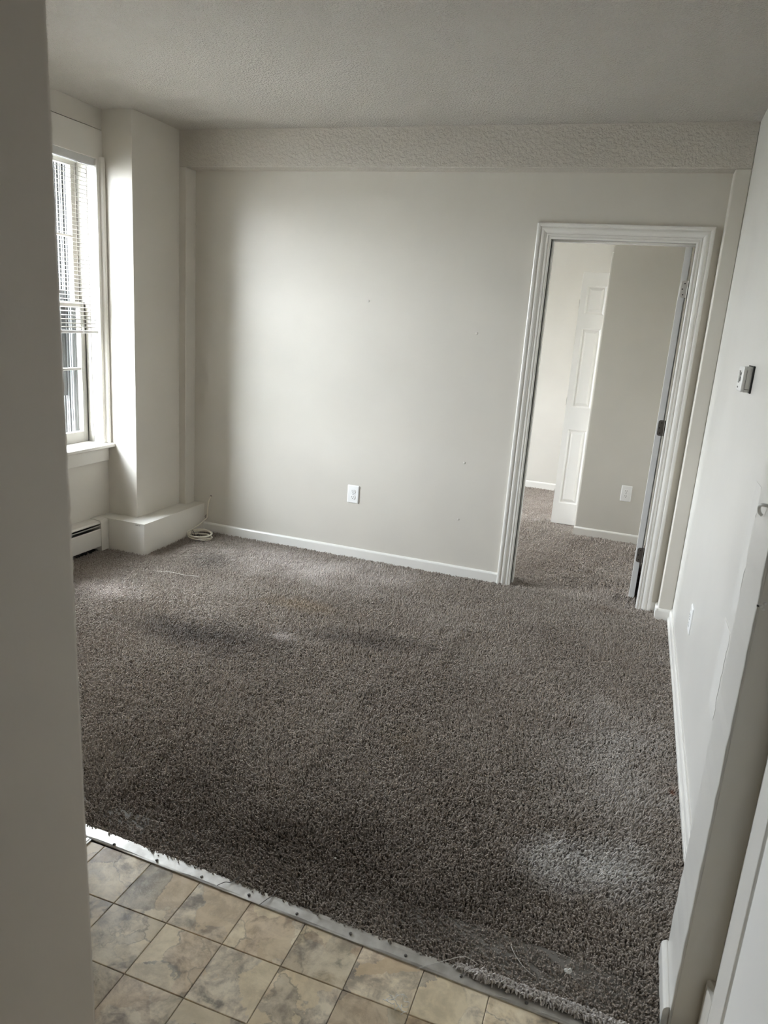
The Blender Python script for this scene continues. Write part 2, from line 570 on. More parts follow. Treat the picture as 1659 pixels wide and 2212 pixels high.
# paint touch-ups on the right wall: real patches of filler and fresh paint, a hair proud
def patch(name, pts, mat):
    bm = bmesh.new()
    prism(bm, pts, 'x', RW - 0.0012, RW + 0.002)
    return obj(name, bm, mat, wr)
def wob(y0, y1, z0, z1, j=0.012, n=14):
    rnd = random.Random(int(z0 * 1000) + 5)
    a = [(y0 + rnd.uniform(-j, j), z0 + (z1 - z0) * i / n) for i in range(n + 1)]
    b_ = [(y1 + rnd.uniform(-j, j), z1 - (z1 - z0) * i / n) for i in range(n + 1)]
    return a + b_
patch('paint_patch', wob(2.17, 2.27, 0.76, 1.14), M['patch_light'])
patch('spackled_patch', wob(1.72, 2.155, 0.10, 1.55, 0.014, 26), M['patch_dull'])
patch('paint_patch', wob(2.20, 2.33, 0.42, 0.70), M['patch_light'])

# pier stub and hidden partition between living room and kitchen
PX, PY0, PY1 = 0.270, 1.483, 1.688
pier = bmesh.new()
rnd = random.Random(3)
zz = [i * 0.03 for i in range(-1, 86)]
ringsA = []
for z in zz:
    j = rnd.uniform(-0.0010, 0.0010)
    e0 = 0.004
    ringsA.append([(PX + 0.002 + j, PY1, z), (PX + j, PY1 - e0, z), (PX + j, PY0 + e0, z), (PX + 0.0012 + j, PY0 + 0.0012, z), (PX + e0 + j, PY0, z), (RW + 0.04, PY0, z), (RW + 0.04, PY1, z)])
sweep(pier, ringsA)
pier = obj('wall_pier', pier, M['wall_gloss'])
struct(pier, 'shallow wall stub at the kitchen opening, right side')
# its kitchen-side face carries the plain wall paint, slightly darker than the stub
box('kitchen_face', PX + 0.006, RW + 0.04, PY0 - 0.0015, PY0 + 0.001, -0.01, CEIL, M['wall'], pier)
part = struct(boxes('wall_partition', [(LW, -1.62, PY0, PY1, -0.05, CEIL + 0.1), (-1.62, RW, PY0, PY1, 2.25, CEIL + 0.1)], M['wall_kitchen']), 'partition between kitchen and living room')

# near kitchen wall whose end fills the left edge of the view (rough corner bead, a little out of plumb)
JY = 0.72
bm = bmesh.new()
rnd = random.Random(11)
rings = []
z = -0.02
while z < 2.56:
    lean = -0.6565 - (z - 1.2) * 0.0118
    a = 0.0011 if 1.02 < z < 1.30 else 0.0004
    j = rnd.uniform(-a, a)
    ex = lean + j
    rings.append([(lean, 0.30, z), (lean, JY - 0.007, z), (ex - 0.0016, JY - 0.0016, z), (ex - 0.006, JY, z), (-2.6, JY, z), (-2.6, 0.30, z)])
    z += 0.011
sweep(bm, rings)
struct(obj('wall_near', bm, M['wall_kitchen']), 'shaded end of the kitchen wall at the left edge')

# kitchen shell behind the camera
struct(boxes('wall_kitchen', [
    (-2.6, RW + 0.12, -2.42, -2.3, -0.05, CEIL + 0.1),
    (-2.72, -2.6, -2.42, PY0, -0.05, CEIL + 0.1), (RW + 0.02, RW + 0.12, -2.42, PY0 + 0.12, -0.05, CEIL + 0.1)], M['wall_kitchen']), 'kitchen walls')
struct(box('ceiling_kitchen', -2.75, RW + 0.1, -2.45, PY0 + 0.02, CEIL, CEIL + 0.12, M['ceiling']), 'kitchen ceiling')

# kitchen side of the right wall: strip, door casing and base block close to the camera
dk = empty('door_2', (RW, 1.2, 0), kind='structure')
box('jamb_strip', 0.345, RW + 0.03, 1.424, PY0 - 0.0015, 0.0, 2.2, M['trim'], dk, 0.001)
box('casing', 0.332, RW + 0.03, 1.325, 1.4205, 0.0, 2.15, M['trim'], dk, 0.003)
box('leaf', 0.337, RW + 0.03, 0.45, 1.322, 0.01, 2.12, M['door'], dk, 0.002)
bm = bmesh.new()
prof = [(0.334, PY0 - 0.002), (0.3285, PY0 - 0.004), (0.3265, PY0 - 0.012), (0.327, PY0 - 0.026), (0.331, PY0 - 0.044), (0.3325, 1.4215), (0.36, 1.4215), (0.36, PY0 - 0.002)]
rnd = random.Random(2)
rings = []
for i, z in enumerate((0.0, 0.05, 0.10, 0.14, 0.158)):
    rings.append([(x, y, z + (0.007 * math.sin(37 * y * 3) if i == 4 else 0)) for (x, y) in prof])
sweep(bm, rings)
struct(obj('baseboard_kitchen', bm, M['trim_old']), 'rounded end of the kitchen baseboard with a broken top')

# ------------------------------------------------------------------ bedroom beyond the doorway
struct(box('wall_bedroom_back', LW, RW, 7.31, 7.45, -0.05, 2.6, M['wall_bed']), 'bright bedroom wall seen through the doorway')
struct(boxes('wall_bedroom_closet', [(-0.322, 0.60, 5.735, 5.84, -0.05, 2.6), (-0.322, -0.22, 5.84, 5.95, -0.05, 2.6), (-0.322, -0.22, 5.95, 7.31, 2.12, 2.6)], M['wall_bed']), 'grey shaded closet wall in the bedroom')
struct(box('wall_bedroom_right', 0.235, 0.35, BT, 5.74, -0.05, 2.6, M['wall_bed']), 'bedroom wall behind the open door')
struct(box('ceiling_bedroom', LW, 0.6, BT, 7.45, 2.52, 2.62, M['ceiling']), 'bedroom ceiling')
struct(box('wall_closet_inner', 0.50, 0.60, 5.84, 7.31, -0.05, 2.6, M['wall_bed']), 'inside of the closet')
w2 = empty('window_2', (LW - 0.2, (BWY0 + BWY1) / 2, BWZ0), kind='structure')
boxes('frame', [(LW - 0.2, LW - 0.12, BWY0, BWY0 + 0.05, BWZ0, BWZ1), (LW - 0.2, LW - 0.12, BWY1 - 0.05, BWY1, BWZ0, BWZ1), (LW - 0.2, LW - 0.12, BWY0, BWY1, BWZ0, BWZ0 + 0.06),
                (LW - 0.2, LW - 0.12, BWY0, BWY1, BWZ1 - 0.05, BWZ1), (LW - 0.2, LW - 0.12, BWY0, BWY1, 1.43, 1.48), (LW - 0.2, LW - 0.12, 5.68, 5.73, BWZ0, BWZ1)], M['trim'], w2)
box('pane', LW - 0.162, LW - 0.158, BWY0 + 0.04, BWY1 - 0.04, BWZ0 + 0.05, BWZ1 - 0.04, M['glass'], w2)


# ------------------------------------------------------------------ baseboards
def bb_profile(h, t, step=False):
    """(depth from wall, z): flat face with a rounded top; step adds the extra bead of the right wall's board"""
    p = [(0, -0.02), (t, -0.02), (t, h - 0.014), (t - 0.001, h - 0.009), (t * 0.62, h - 0.003), (t * 0.25, h), (0, h)]
    if step:
        p = [(0, -0.02), (t + 0.006, -0.02), (t + 0.006, 0.012), (t + 0.003, 0.017), (t, 0.018), (t, h - 0.016), (t - 0.003, h - 0.010), (t * 0.5, h - 0.008), (t * 0.4, h), (0, h)]
    return p


bm = bmesh.new()
prism(bm, [(BP - d, z) for d, z in bb_profile(0.064, 0.013)], 'x', BOXX, -0.6585)
struct(obj('baseboard_back', bm, M['trim']), 'white baseboard along the back wall')
bm = bmesh.new()
prism(bm, [(BW - d, z) for d, z in bb_profile(0.058, 0.014)], 'x', 0.262, RW - 0.004)
prism(bm, [(0.2758 - d, z) for d, z in bb_profile(0.058, 0.0135)], 'y', BW - 0.0135, BP)
prism(bm, [(BP - d, z) for d, z in bb_profile(0.052, 0.010)], 'x', 0.240, 0.275)
struct(obj('baseboard_strip', bm, M['trim']), 'short mitred baseboard beside the doorway')
bm = bmesh.new()
prism(bm, [(RW - d, z) for d, z in bb_profile(0.064, 0.012, True)], 'y', PY1, BW)
struct(obj('baseboard_right', bm, M['trim']), 'white stepped baseboard along the right wall')
bm = bmesh.new()
prism(bm, [(PX - d, z) for d, z in bb_profile(0.050, 0.014)], 'y', PY0 + 0.006, PY1 + 0.004)
struct(obj('baseboard_pier', bm, M['trim']), 'baseboard piece on the wall stub')
bm = bmesh.new()
prism(bm, [(7.31 - d, z) for d, z in bb_profile(0.068, 0.013)], 'x', LW, -0.22)
struct(obj('baseboard_bedroom', bm, M['trim']), 'baseboard on the bright bedroom wall')
bm = bmesh.new()
prism(bm, [(5.735 - d, z) for d, z in bb_profile(0.064, 0.013)], 'x', -0.334, 0.235)
struct(obj('baseboard_closet', bm, M['trim']), 'baseboard on the grey closet wall')

# ------------------------------------------------------------------ doorway with casing, open leaf and hinges
d1 = empty('door_1', (-0.21, BP, 0), kind='structure', label='white doorway to the bedroom with fluted casing and opened leaf')
DX0, DX1, DZ = -0.581, 0.163, 2.010     # clear opening
CW = 0.0775
# casing profile: (distance out from the opening edge, projection from wall)
CP = [(-0.004, 0.0), (-0.004, 0.010), (0.002, 0.0135), (0.006, 0.0135), (0.008, 0.0105), (0.012, 0.0105), (0.014, 0.0145), (0.020, 0.0145), (0.0225, 0.0115), (0.027, 0.0115),
      (0.031, 0.0150), (0.038, 0.0185), (0.046, 0.0195), (0.052, 0.0175), (0.055, 0.0150), (0.0575, 0.0150), (0.059, 0.0205), (0.065, 0.0225), (0.073, 0.0225), (CW, 0.0195), (CW, 0.0)]
def casing(name, side):
    bm = bmesh.new()
    if side == 'top':
        sweep(bm, [[(DX0 - d, BP - p, DZ + d) for d, p in CP], [(DX1 + d, BP - p, DZ + d) for d, p in CP]])
    elif side == 'left':
        sweep(bm, [[(DX0 - d, BP - p, -0.015) for d, p in CP], [(DX0 - d, BP - p, DZ + d) for d, p in CP]])
    else:
        sweep(bm, [[(DX1 + d, BP - p, -0.015) for d, p in CP], [(DX1 + d, BP - p, DZ + d) for d, p in CP]])
    return obj(name, bm, M['trim'], d1)
for s in ('left', 'right', 'top'):
    casing('casing', s)
JT = 0.012
boxes('jamb', [(DX0 - JT, DX0, BP - 0.002, BT + 0.004, -0.02, DZ), (DX1, DX1 + JT, BP - 0.002, BT + 0.004, -0.02, DZ), (DX0 - JT, DX1 + JT, BP - 0.002, BT + 0.004, DZ, DZ + JT)], M['trim'], d1, bev=0.001)
boxes('door_stop', [(DX0, DX0 + 0.011, BP + 0.055, BP + 0.095, -0.02, DZ), (DX0, DX1, BP + 0.055, BP + 0.095, DZ - 0.011, DZ)], M['trim'], d1, bev=0.002)
LSW = 0.045   # opened a touch past square
bm = add_box(bmesh.new(), 0.116, 0.149, BT + 0.004, BT + 0.745, 0.002, 2.028, 0.0015)
bmesh.ops.rotate(bm, verts=bm.verts[:], cent=(0.149, BT + 0.004, 0), matrix=Matrix.Rotation(-LSW, 3, 'Z'))
leaf = obj('leaf', bm, M['door'], d1)
for hz, mat, pr in ((1.79, 'hinge_paint', 1), (1.034, 'hinge', 0), (0.275, 'hinge', 0)):
    bm = bmesh.new()
    r_, x0, x1, z0, z1 = 0.012, 0.1245, 0.1575, hz - 0.0445, hz + 0.0445
    pts = [(x1, z0), (x1, z1)]
    for k in range(7):
        a = math.pi / 2 + k * math.pi / 12
        pts.append((x0 + r_ + r_ * math.cos(a), z1 - r_ + r_ * math.sin(a)))
    for k in range(7):
        a = math.pi + k * math.pi / 12
        pts.append((x0 + r_ + r_ * math.cos(a), z0 + r_ + r_ * math.sin(a)))
    prism(bm, pts, 'y', BT - 0.0005, BT + 0.0045)
    tube(bm, [(0.1595, BT + 0.001, z0), (0.1595, BT + 0.001, z1)], 0.0045, 8)
    hg = obj('hinge', bm, M[mat], d1)
    if pr: hg['label'] = 'hinge leaf painted over in white'
    for (sx, sz) in ((0.142, hz + 0.029), (0.133, hz), (0.139, hz - 0.029)):
        obj('screw', disc(bmesh.new(), (sx, BT + 0.001, sz), (0, -1, 0), 0.0037, 0.0022, 8), M['dark'], hg)

# ------------------------------------------------------------------ closet bifold in the bedroom
bf = empty('bifold_door', (-0.43, 5.99, 0), 'white three-panel folding closet door standing open beside the grey bedroom wall', 'door')
def raised_leaf(name, x0, x1, yf, yb, z0, z1, panels, mat, parent):
    """panelled leaf facing -Y: stiles and rails with moulded recesses and raised fields, one mesh"""
    bm = bmesh.new()
    add_box(bm, x0, x1, yf + 0.012, yb, z0, z1)
    xs = sorted({x0, x1} | {p[0] for p in panels} | {p[1] for p in panels})
    px0, px1 = panels[0][0], panels[0][1]
    add_box(bm, x0, px0, yf, yf + 0.012, z0, z1)
    add_box(bm, px1, x1, yf, yf + 0.012, z0, z1)
    zs = [z0] + [v for p in sorted(panels, key=lambda p: p[2]) for v in (p[2], p[3])] + [z1]
    for a, b_ in zip(zs[0::2], zs[1::2]):
        add_box(bm, px0, px1, yf, yf + 0.012, a, b_)
    for (a0, a1, b0, b1) in panels:
        def rect(i, y):
            return [(a0 + i, y, b0 + i), (a1 - i, y, b0 + i), (a1 - i, y, b1 - i), (a0 + i, y, b1 - i)]
        R = [rect(0, yf), rect(0.006, yf + 0.004), rect(0.012, yf + 0.009), rect(0.018, yf + 0.009), rect(0.036, yf + 0.0015)]
        RV = [[bm.verts.new(p) for p in r] for r in R]
        for A, B in zip(RV, RV[1:]):
            for i in range(4):
                bm.faces.new((A[i], A[(i + 1) % 4], B[(i + 1) % 4], B[i]))
        bm.faces.new(RV[-1])
    return obj(name, bm, mat, parent)
PAN = [(-0.496, -0.352, 0.178, 0.782), (-0.496, -0.352, 0.960, 1.570), (-0.496, -0.352, 1.674, 1.886)]
raised_leaf('leaf', -0.538, -0.310, 5.985, 6.018, 0.004, 1.982, PAN, M['door'], bf)
box('leaf', -0.533, -0.312, 6.022, 6.055, 0.004, 1.982, M['door'], bf, 0.002)
for z in (0.25, 1.0, 1.75):
    obj('hinge', tube(bmesh.new(), [(-0.540, 6.020, z - 0.03), (-0.540, 6.020, z + 0.03)], 0.004, 8), M['hinge'], bf)
d3 = empty('door_3', (-0.322, 5.95, 0), kind='structure')
box('casing', -0.336, -0.320, 5.775, 5.955, -0.01, 2.108, M['trim'], d3, 0.003)
box('head', -0.336, -0.320, 5.955, 7.30, 2.03, 2.108, M['trim'], d3, 0.003)

# ------------------------------------------------------------------ window: casing, stool, apron, sashes, storm frame
win = empty('window_1', (LW, 3.2, W_Z0), kind='structure', label='old wooden double-hung window with half-raised blind')
CF = LW + 0.014
box('casing', LW, CF, W_Y1, 3.7165, 0.66, 2.285, M['trim_old'], win, 0.0015)
box('casing', LW, CF, W_Y0 - 0.085, W_Y0, 0.66, 2.285, M['trim_old'], win, 0.0015)
box('head_casing', LW, CF, W_Y0 - 0.10, 3.7165, 2.281, 2.436, M['trim_old'], win, 0.0015)
bm = bmesh.new()
prism(bm, [(CF - 0.002, 3.7155), (CF + 0.016, 3.7155), (CF + 0.020, 3.711), (CF + 0.0215, 3.703), (CF + 0.019, 3.694), (CF + 0.012, 3.688), (CF - 0.002, 3.686)], 'z', 0.657, 2.296)
obj('backband', bm, M['trim_old'], win)
bm = bmesh.new()
prism(bm, [(LW - 0.10, 0.632), (LW + 0.052, 0.632), (LW + 0.058, 0.637), (LW + 0.058, 0.652), (LW + 0.053, 0.657), (LW - 0.10, 0.661)], 'y', W_Y0 - 0.11, 3.7165)
obj('stool', bm, M['trim_old'], win)
box('apron', LW, LW + 0.016, W_Y0 - 0.085, 3.707, 0.545, 0.632, M['trim_old'], win, 0.002)
# jambs and head lining, sill outside
boxes('jamb', [(LW - 0.055, LW + 0.0135, W_Y1 - 0.0015, W_Y1 + 0.018, 0.655, W_Z1), (LW - 0.055, LW + 0.0135, W_Y0 - 0.018, W_Y0 + 0.0015, 0.655, W_Z1), (LW - T, LW + 0.002, W_Y0, W_Y1, W_Z1, W_Z1 + 0.018)], M['trim'], win)
boxes('stop_bead', [(LW - 0.092, LW - 0.055, W_Y1 - 0.0055, W_Y1 + 0.018, 0.655, W_Z1), (LW - 0.092, LW - 0.055, W_Y0 - 0.018, W_Y0 + 0.0055, 0.655, W_Z1)], M['old_sash'], win, bev=0.003)
boxes('outer_sill', [(LW - T - 0.03, LW - 0.09, W_Y0 - 0.02, W_Y1 + 0.02, 0.60, 0.650)], M['trim_old'], win)
# sash channel: dark slots beside the stiles
boxes('sash_channel', [(LW - 0.165, LW - 0.092, W_Y1 - 0.0015, W_Y1 + 0.018, 0.65, W_Z1), (LW - 0.165, LW - 0.092, W_Y0 - 0.018, W_Y0 + 0.0015, 0.65, W_Z1)], M['old_sash'], win)
boxes('sash_joint', [(LW - 0.128, LW - 0.0955, W_Y1 - 0.0076, W_Y1 - 0.0012, 0.657, 1.49), (LW - 0.128, LW - 0.0925, W_Y0 + 0.0012, W_Y0 + 0.0076, 0.657, 1.49)], M['black'], win)


def sash(name, xf, xb, z0, z1, bot, topr, muntins, parent):
    y0, y1 = W_Y0 + 0.008, W_Y1 - 0.008
    st = 0.037
    lst = [(xb, xf, y0, y0 + st, z0, z1), (xb, xf, y1 - st, y1, z0, z1), (xb, xf, y0 + st, y1 - st, z0, z0 + bot), (xb, xf, y0 + st, y1 - st, z1 - topr, z1)]
    s = boxes(name, lst, M['old_sash'], parent, bev=0.002)
    for mz in muntins:
        box('muntin', xb + 0.004, xf - 0.004, y0 + st, y1 - st, mz - 0.0075, mz + 0.0075, M['old_sash'], s, 0.003)
    # panes, one per light
    zs = [z0 + bot - 0.004] + list(muntins) + [z1 - topr + 0.004]
    for a, b_ in zip(zs, zs[1:]):
        box('pane', (xf + xb) / 2 - 0.0015, (xf + xb) / 2 + 0.0015, y0 + st - 0.004, y1 - st + 0.004, a, b_, M['glass'], s)
    return s


sash('sash', LW - 0.094, LW - 0.128, 0.656, 1.492, 0.070, 0.032, [1.104], win)
sash('sash', LW - 0.131, LW - 0.163, 1.458, 2.283, 0.034, 0.045, [1.857], win)
# storm window: aluminium tracks on the reveal (fluted) and a half-raised storm sash
TR = []
for i, xo in enumerate((0.170, 0.188, 0.206, 0.224, 0.242, 0.262)):
    TR.append((LW - xo - 0.010, LW - xo, W_Y1 - 0.034 + 0.004 * (i % 2), W_Y1 + 0.02, 0.62, W_Z1))
    TR.append((LW - xo - 0.010, LW - xo, W_Y0 - 0.02, W_Y0 + 0.034 - 0.004 * (i % 2), 0.62, W_Z1))
TR.append((LW - 0.272, LW - 0.165, W_Y1 - 0.018, W_Y1 + 0.02, 0.62, W_Z1))
TR.append((LW - 0.272, LW - 0.165, W_Y0 - 0.02, W_Y0 + 0.018, 0.62, W_Z1))
boxes('storm_track', TR, M['siding'], win, bev=0.0015)
sx0, sx1 = LW - 0.238, LW - 0.220
stz = 0.932
stf = boxes('storm_sash', [(sx0, sx1, W_Y0 + 0.03, W_Y0 + 0.060, stz, 1.56), (sx0, sx1, W_Y1 - 0.065, W_Y1 - 0.035, stz, 1.56), (sx0, sx1, W_Y0 + 0.06, W_Y1 - 0.065, stz, stz + 0.026), (sx0, sx1, W_Y0 + 0.06, W_Y1 - 0.065, 1.535, 1.56)], M['siding'], win, bev=0.001)
box('storm_pane', sx0 + 0.008, sx0 + 0.010, W_Y0 + 0.055, W_Y1 - 0.06, stz + 0.02, 1.54, M['glass'], stf)

# mini blind, half raised
blind = empty('window_blind', (LW - 0.02, 3.2, 2.28), 'cream mini blind with thin slats, lowered halfway over the window on the left', 'blind')
BY0, BY1 = W_Y0 + 0.008, W_Y1 - 0.006
hx0, hx1 = LW - 0.034, LW + 0.002
box('headrail', hx0, hx1, BY0, BY1, 2.243, 2.281, plain('blind_headrail', (0.60, 0.60, 0.59), 0.4), blind, 0.002)
nsl = 41
zt, zb = 2.236, 1.352
def slat_mesh():
    bm = bmesh.new()
    w, c = 0.0125, 0.0022
    k = 5
    topp, botp = [], []
    for i in range(k + 1):
        t = -1 + 2 * i / k
        topp.append((t * w, c * (1 - t * t)))
        botp.append((t * w, c * (1 - t * t) - 0.0007))
    prism(bm, topp + botp[::-1], 'y', BY0 + 0.004 - 3.2, BY1 - 0.003 - 3.2)
    me = bpy.data.meshes.new('slat')
    bmesh.ops.recalc_face_normals(bm, faces=bm.faces[:])
    bm.to_mesh(me); bm.free()
    me.materials.append(M['slat'])
    return me
sm = slat_mesh()
rnd = random.Random(5)
for i in range(nsl):
    o = bpy.data.objects.new('slat', sm)
    COL.objects.link(o)
    o.parent = blind
    z = zt + (zb - zt) * i / (nsl - 1)
    o.location = Vector((LW - 0.0165, 3.2, z)) - blind.location
    o.rotation_euler = (rnd.uniform(-0.002, 0.002), math.radians(9 + rnd.uniform(-2, 2)), 0)
box('bottom_rail', LW - 0.030, LW - 0.003, BY0 - 0.002, BY1 + 0.003, 1.318, 1.334, plain('blind_bottom_rail', (0.66, 0.65, 0.63), 0.4), blind, 0.003)
for y in (BY0 + 0.12, (BY0 + BY1) / 2, BY1 - 0.12):
    bm = bmesh.new()
    for dx in (-0.029, -0.004):
        tube(bm, [(LW + dx, y, 2.245), (LW + dx, y, 1.33)], 0.0007, 5)
    obj('ladder_cord', bm, M['slat'], blind)
    obj('lift_cord', tube(bmesh.new(), [(LW - 0.0165, y + 0.004, 2.245), (LW - 0.0165, y + 0.004, 1.33)], 0.0010, 5), M['tie'], blind)
    box('rail_clip', LW - 0.0045, LW - 0.001, y - 0.006, y + 0.006, 1.322, 1.352, M['white_plastic'], blind, 0.001)

# ------------------------------------------------------------------ pipe chase and baseboard heater
bm = bmesh.new()
prism(bm, [(LW - 0.005, BOXY), (BOXX, BOXY), (BOXX, BP), (PILX - 0.005, BP), (PILX - 0.005, PILY + 0.002), (LW - 0.005, PILY + 0.002)], 'z', -0.015, BOXZ - 0.006)
tr4 = obj('trim_4', bm, M['trim_old'])
struct(tr4, 'boxed-in pipe chase around the pillar foot')
bm = bmesh.new()
prism(bm, [(LW - 0.004, BOXY - 0.001), (BOXX + 0.001, BOXY - 0.001), (BOXX + 0.001, BP), (PILX - 0.005, BP), (PILX - 0.005, PILY + 0.002), (LW - 0.004, PILY + 0.002)], 'z', BOXZ - 0.0055, BOXZ)
obj('lid_board', bm, M['trim_old'], tr4)
for (x0, x1, z) in ((-2.812, -2.792, BOXZ - 0.012), (-2.786, -2.778, BOXZ - 0.013)):
    box('chip', x0, x1, BOXY - 0.0018, BOXY + 0.001, z - 0.0012, z + 0.0012, M['hinge'], tr4)

ht = empty('baseboard_heater', (LW, 3.0, 0), 'cream metal baseboard heater with dark slots under the window at left', 'heater')
HY0, HY1, HX = 2.15, 3.545, LW + 0.078
bm = bmesh.new()
prism(bm, [(LW, 0.022), (LW + 0.004, 0.022), (LW + 0.004, 0.186), (LW, 0.194)], 'y', HY0, HY1)
obj('back_panel', bm, M['black'], ht)  # black coat puts the shade behind the heater slots into the colour
bm = bmesh.new()   # hood: slopes down to the front
prism(bm, [(LW, 0.196), (LW + 0.030, 0.196), (HX - 0.010, 0.190), (HX - 0.003, 0.184), (HX - 0.003, 0.178), (HX - 0.006, 0.178), (HX - 0.012, 0.186), (LW + 0.03, 0.192), (LW, 0.192)], 'y', HY0, HY1)
obj('hood', bm, M['heater'], ht)
bm = bmesh.new()
prism(bm, [(HX, 0.034), (HX, 0.140), (HX - 0.003, 0.1445), (HX - 0.008, 0.1445), (HX - 0.008, 0.142), (HX - 0.004, 0.140), (HX - 0.0015, 0.137), (HX - 0.0015, 0.037), (HX - 0.010, 0.034), (HX - 0.010, 0.032), (HX - 0.002, 0.032)], 'y', HY0, HY1)
obj('front_panel', bm, M['heater'], ht)
bm = bmesh.new()
prism(bm, [(HX - 0.004, 0.1665), (HX - 0.003, 0.1635), (HX - 0.028, 0.148), (HX - 0.029, 0.150), (HX - 0.008, 0.1665)], 'y', HY0, HY1)
obj('damper', bm, M['heater_damper'], ht)
obj('element_pipe', tube(bmesh.new(), [(LW + 0.04, HY0, 0.09), (LW + 0.04, HY1 + 0.03, 0.09)], 0.012, 10), M['hinge'], ht)
fm = bmesh.new()
y = HY0 + 0.05
while y < HY1 - 0.02:
    add_box(fm, LW + 0.010, LW + 0.066, y, y + 0.0008, 0.055, 0.130)
    y += 0.012
o = obj('fins', fm, M['heater_damper'], ht); o['kind'] = 'stuff'
bm = bmesh.new()
prism(bm, [(LW, 0.002), (HX + 0.004, 0.002), (HX + 0.004, 0.180), (HX + 0.001, 0.190), (HX - 0.008, 0.197), (LW + 0.03, 0.200), (LW, 0.200)], 'y', HY1 - 0.004, BOXY - 0.004)
obj('end_cap', bm, M['heater'], ht)
bm = bmesh.new()
prism(bm, [(LW, 0.002), (HX + 0.004, 0.002), (HX + 0.004, 0.180), (HX + 0.001, 0.190), (HX - 0.008, 0.197), (LW + 0.03, 0.200), (LW, 0.200)], 'y', HY0 - 0.06, HY0 + 0.004)
obj('end_cap', bm, M['heater'], ht)
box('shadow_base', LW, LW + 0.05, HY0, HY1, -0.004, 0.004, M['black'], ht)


# ------------------------------------------------------------------ outlets, thermostat, hook
def outlet(name, c, face, w, h, label):
    """face '-y' (plate on a wall facing the camera) or '-x'"""
    root = empty(name, c, label, 'outlet', 'electrical outlets')
    C = Vector(c)
    def P(u, v, d):
        return (C.x + u, C.y - d, C.z + v) if face == '-y' else (C.x - d, C.y - u, C.z + v)
    bm = bmesh.new()
    def rect(i, d):
        a, b_ = w / 2 - i, h / 2 - i
        r = 0.005
        out = []
        for (sx, sy, st) in ((1, 1, 0), (-1, 1, 90), (-1, -1, 180), (1, -1, 270)):
            for k in range(4):
                an = math.radians(st + 30 * k)
                out.append(P(sx * (a - r) + r * math.cos(an), sy * (b_ - r) + r * math.sin(an), d))
        return out
    sweep(bm, [rect(0, -0.001), rect(0, 0.002), rect(0.0015, 0.0045), rect(0.005, 0.0062), rect(0.009, 0.0065)])
    obj('plate', bm, M['white_plastic'], root)
    for vz in (0.0195, -0.0195):
        bm = bmesh.new()
        def ring(rad, d):
            out = []
            for k in range(20):
                an = 2 * math.pi * k / 20
                out.append(P(rad * math.cos(an), max(-0.0125, min(0.0125, rad * math.sin(an))) + vz, d))
            return out
        sweep(bm, [ring(0.0172, 0.004), ring(0.0172, 0.0082), ring(0.0160, 0.0090)])
        rc = obj('receptacle', bm, M['white_plastic'], root)
        for (su, sh) in ((-0.0065, 0.0085), (0.0065, 0.0070)):
            bm = bmesh.new()
            pts = [P(su + a, vz + 0.003 + b_, d) for d in (0.0088, 0.0094) for a, b_ in ((-0.0011, -sh / 2), (0.0011, -sh / 2), (0.0011, sh / 2), (-0.0011, sh / 2))]
            sweep(bm, [pts[:4], pts[4:]])
            obj('slot', bm, M['dark'], rc)
        bm = bmesh.new()
        sweep(bm, [[P(0.0026 * math.cos(2 * math.pi * k / 10), vz - 0.0072 + 0.0026 * math.sin(2 * math.pi * k / 10), d) for k in range(10)] for d in (0.0088, 0.0094)])
        obj('ground_hole', bm, M['dark'], rc)
    bm = bmesh.new()
    sweep(bm, [[P(0.003 * math.cos(2 * math.pi * k / 10), 0.003 * math.sin(2 * math.pi * k / 10), d) for k in range(10)] for d in (0.006, 0.0072)])
    obj('screw', bm, M['siding'], root)
    return root


outlet('wall_outlet', (-1.641, BP, 0.4205), '-y', 0.080, 0.117, 'white duplex outlet low on the back wall, left of the doorway')
outlet('wall_outlet', (0.0145, 5.735, 0.3755), '-y', 0.078, 0.122, 'white duplex outlet on the grey bedroom wall beside the open door')
outlet('wall_outlet', (RW, 3.205, 0.366), '-x', 0.078, 0.120, 'white outlet low on the bright right wall, seen nearly edge on')

th = empty('thermostat', (RW, 2.80, 1.40), 'grey plastic thermostat with small display on the bright right wall', 'thermostat')
TY0, TY1, TZ0, TZ1 = 2.745, 2.868, 1.358, 1.443
def rrect_yz(x, i, r, yo=0.0):
    out = []
    y0, y1, z0, z1 = TY0 + i, TY1 - i, TZ0 + i, TZ1 - i
    for (cy, cz, st) in ((y1 - r, z1 - r, 0), (y0 + r, z1 - r, 90), (y0 + r, z0 + r, 180), (y1 - r, z0 + r, 270)):
        for k in range(5):
            a = math.radians(st + 22.5 * k)
            out.append((x, cy + r * math.cos(a), cz + r * math.sin(a)))
    return out
box('back_plate', RW - 0.006, RW, TY0 - 0.004, TY1 + 0.004, TZ0 - 0.002, TZ1 + 0.004, M['dark'], th, 0.002)
bm = bmesh.new()
sweep(bm, [rrect_yz(RW - 0.006, 0.0, 0.010), rrect_yz(RW - 0.0245, 0.0, 0.010), rrect_yz(RW - 0.0250, 0.0012, 0.010)])
obj('body', bm, M['grey_plastic'], th)
bm = bmesh.new()
sweep(bm, [rrect_yz(RW - 0.0252, 0.0005, 0.010), rrect_yz(RW - 0.0320, 0.0005, 0.010), rrect_yz(RW - 0.0350, 0.004, 0.009), rrect_yz(RW - 0.0355, 0.008, 0.007)])
obj('cover', bm, plain('thermostat_cover', (0.76, 0.755, 0.73), 0.4), th)
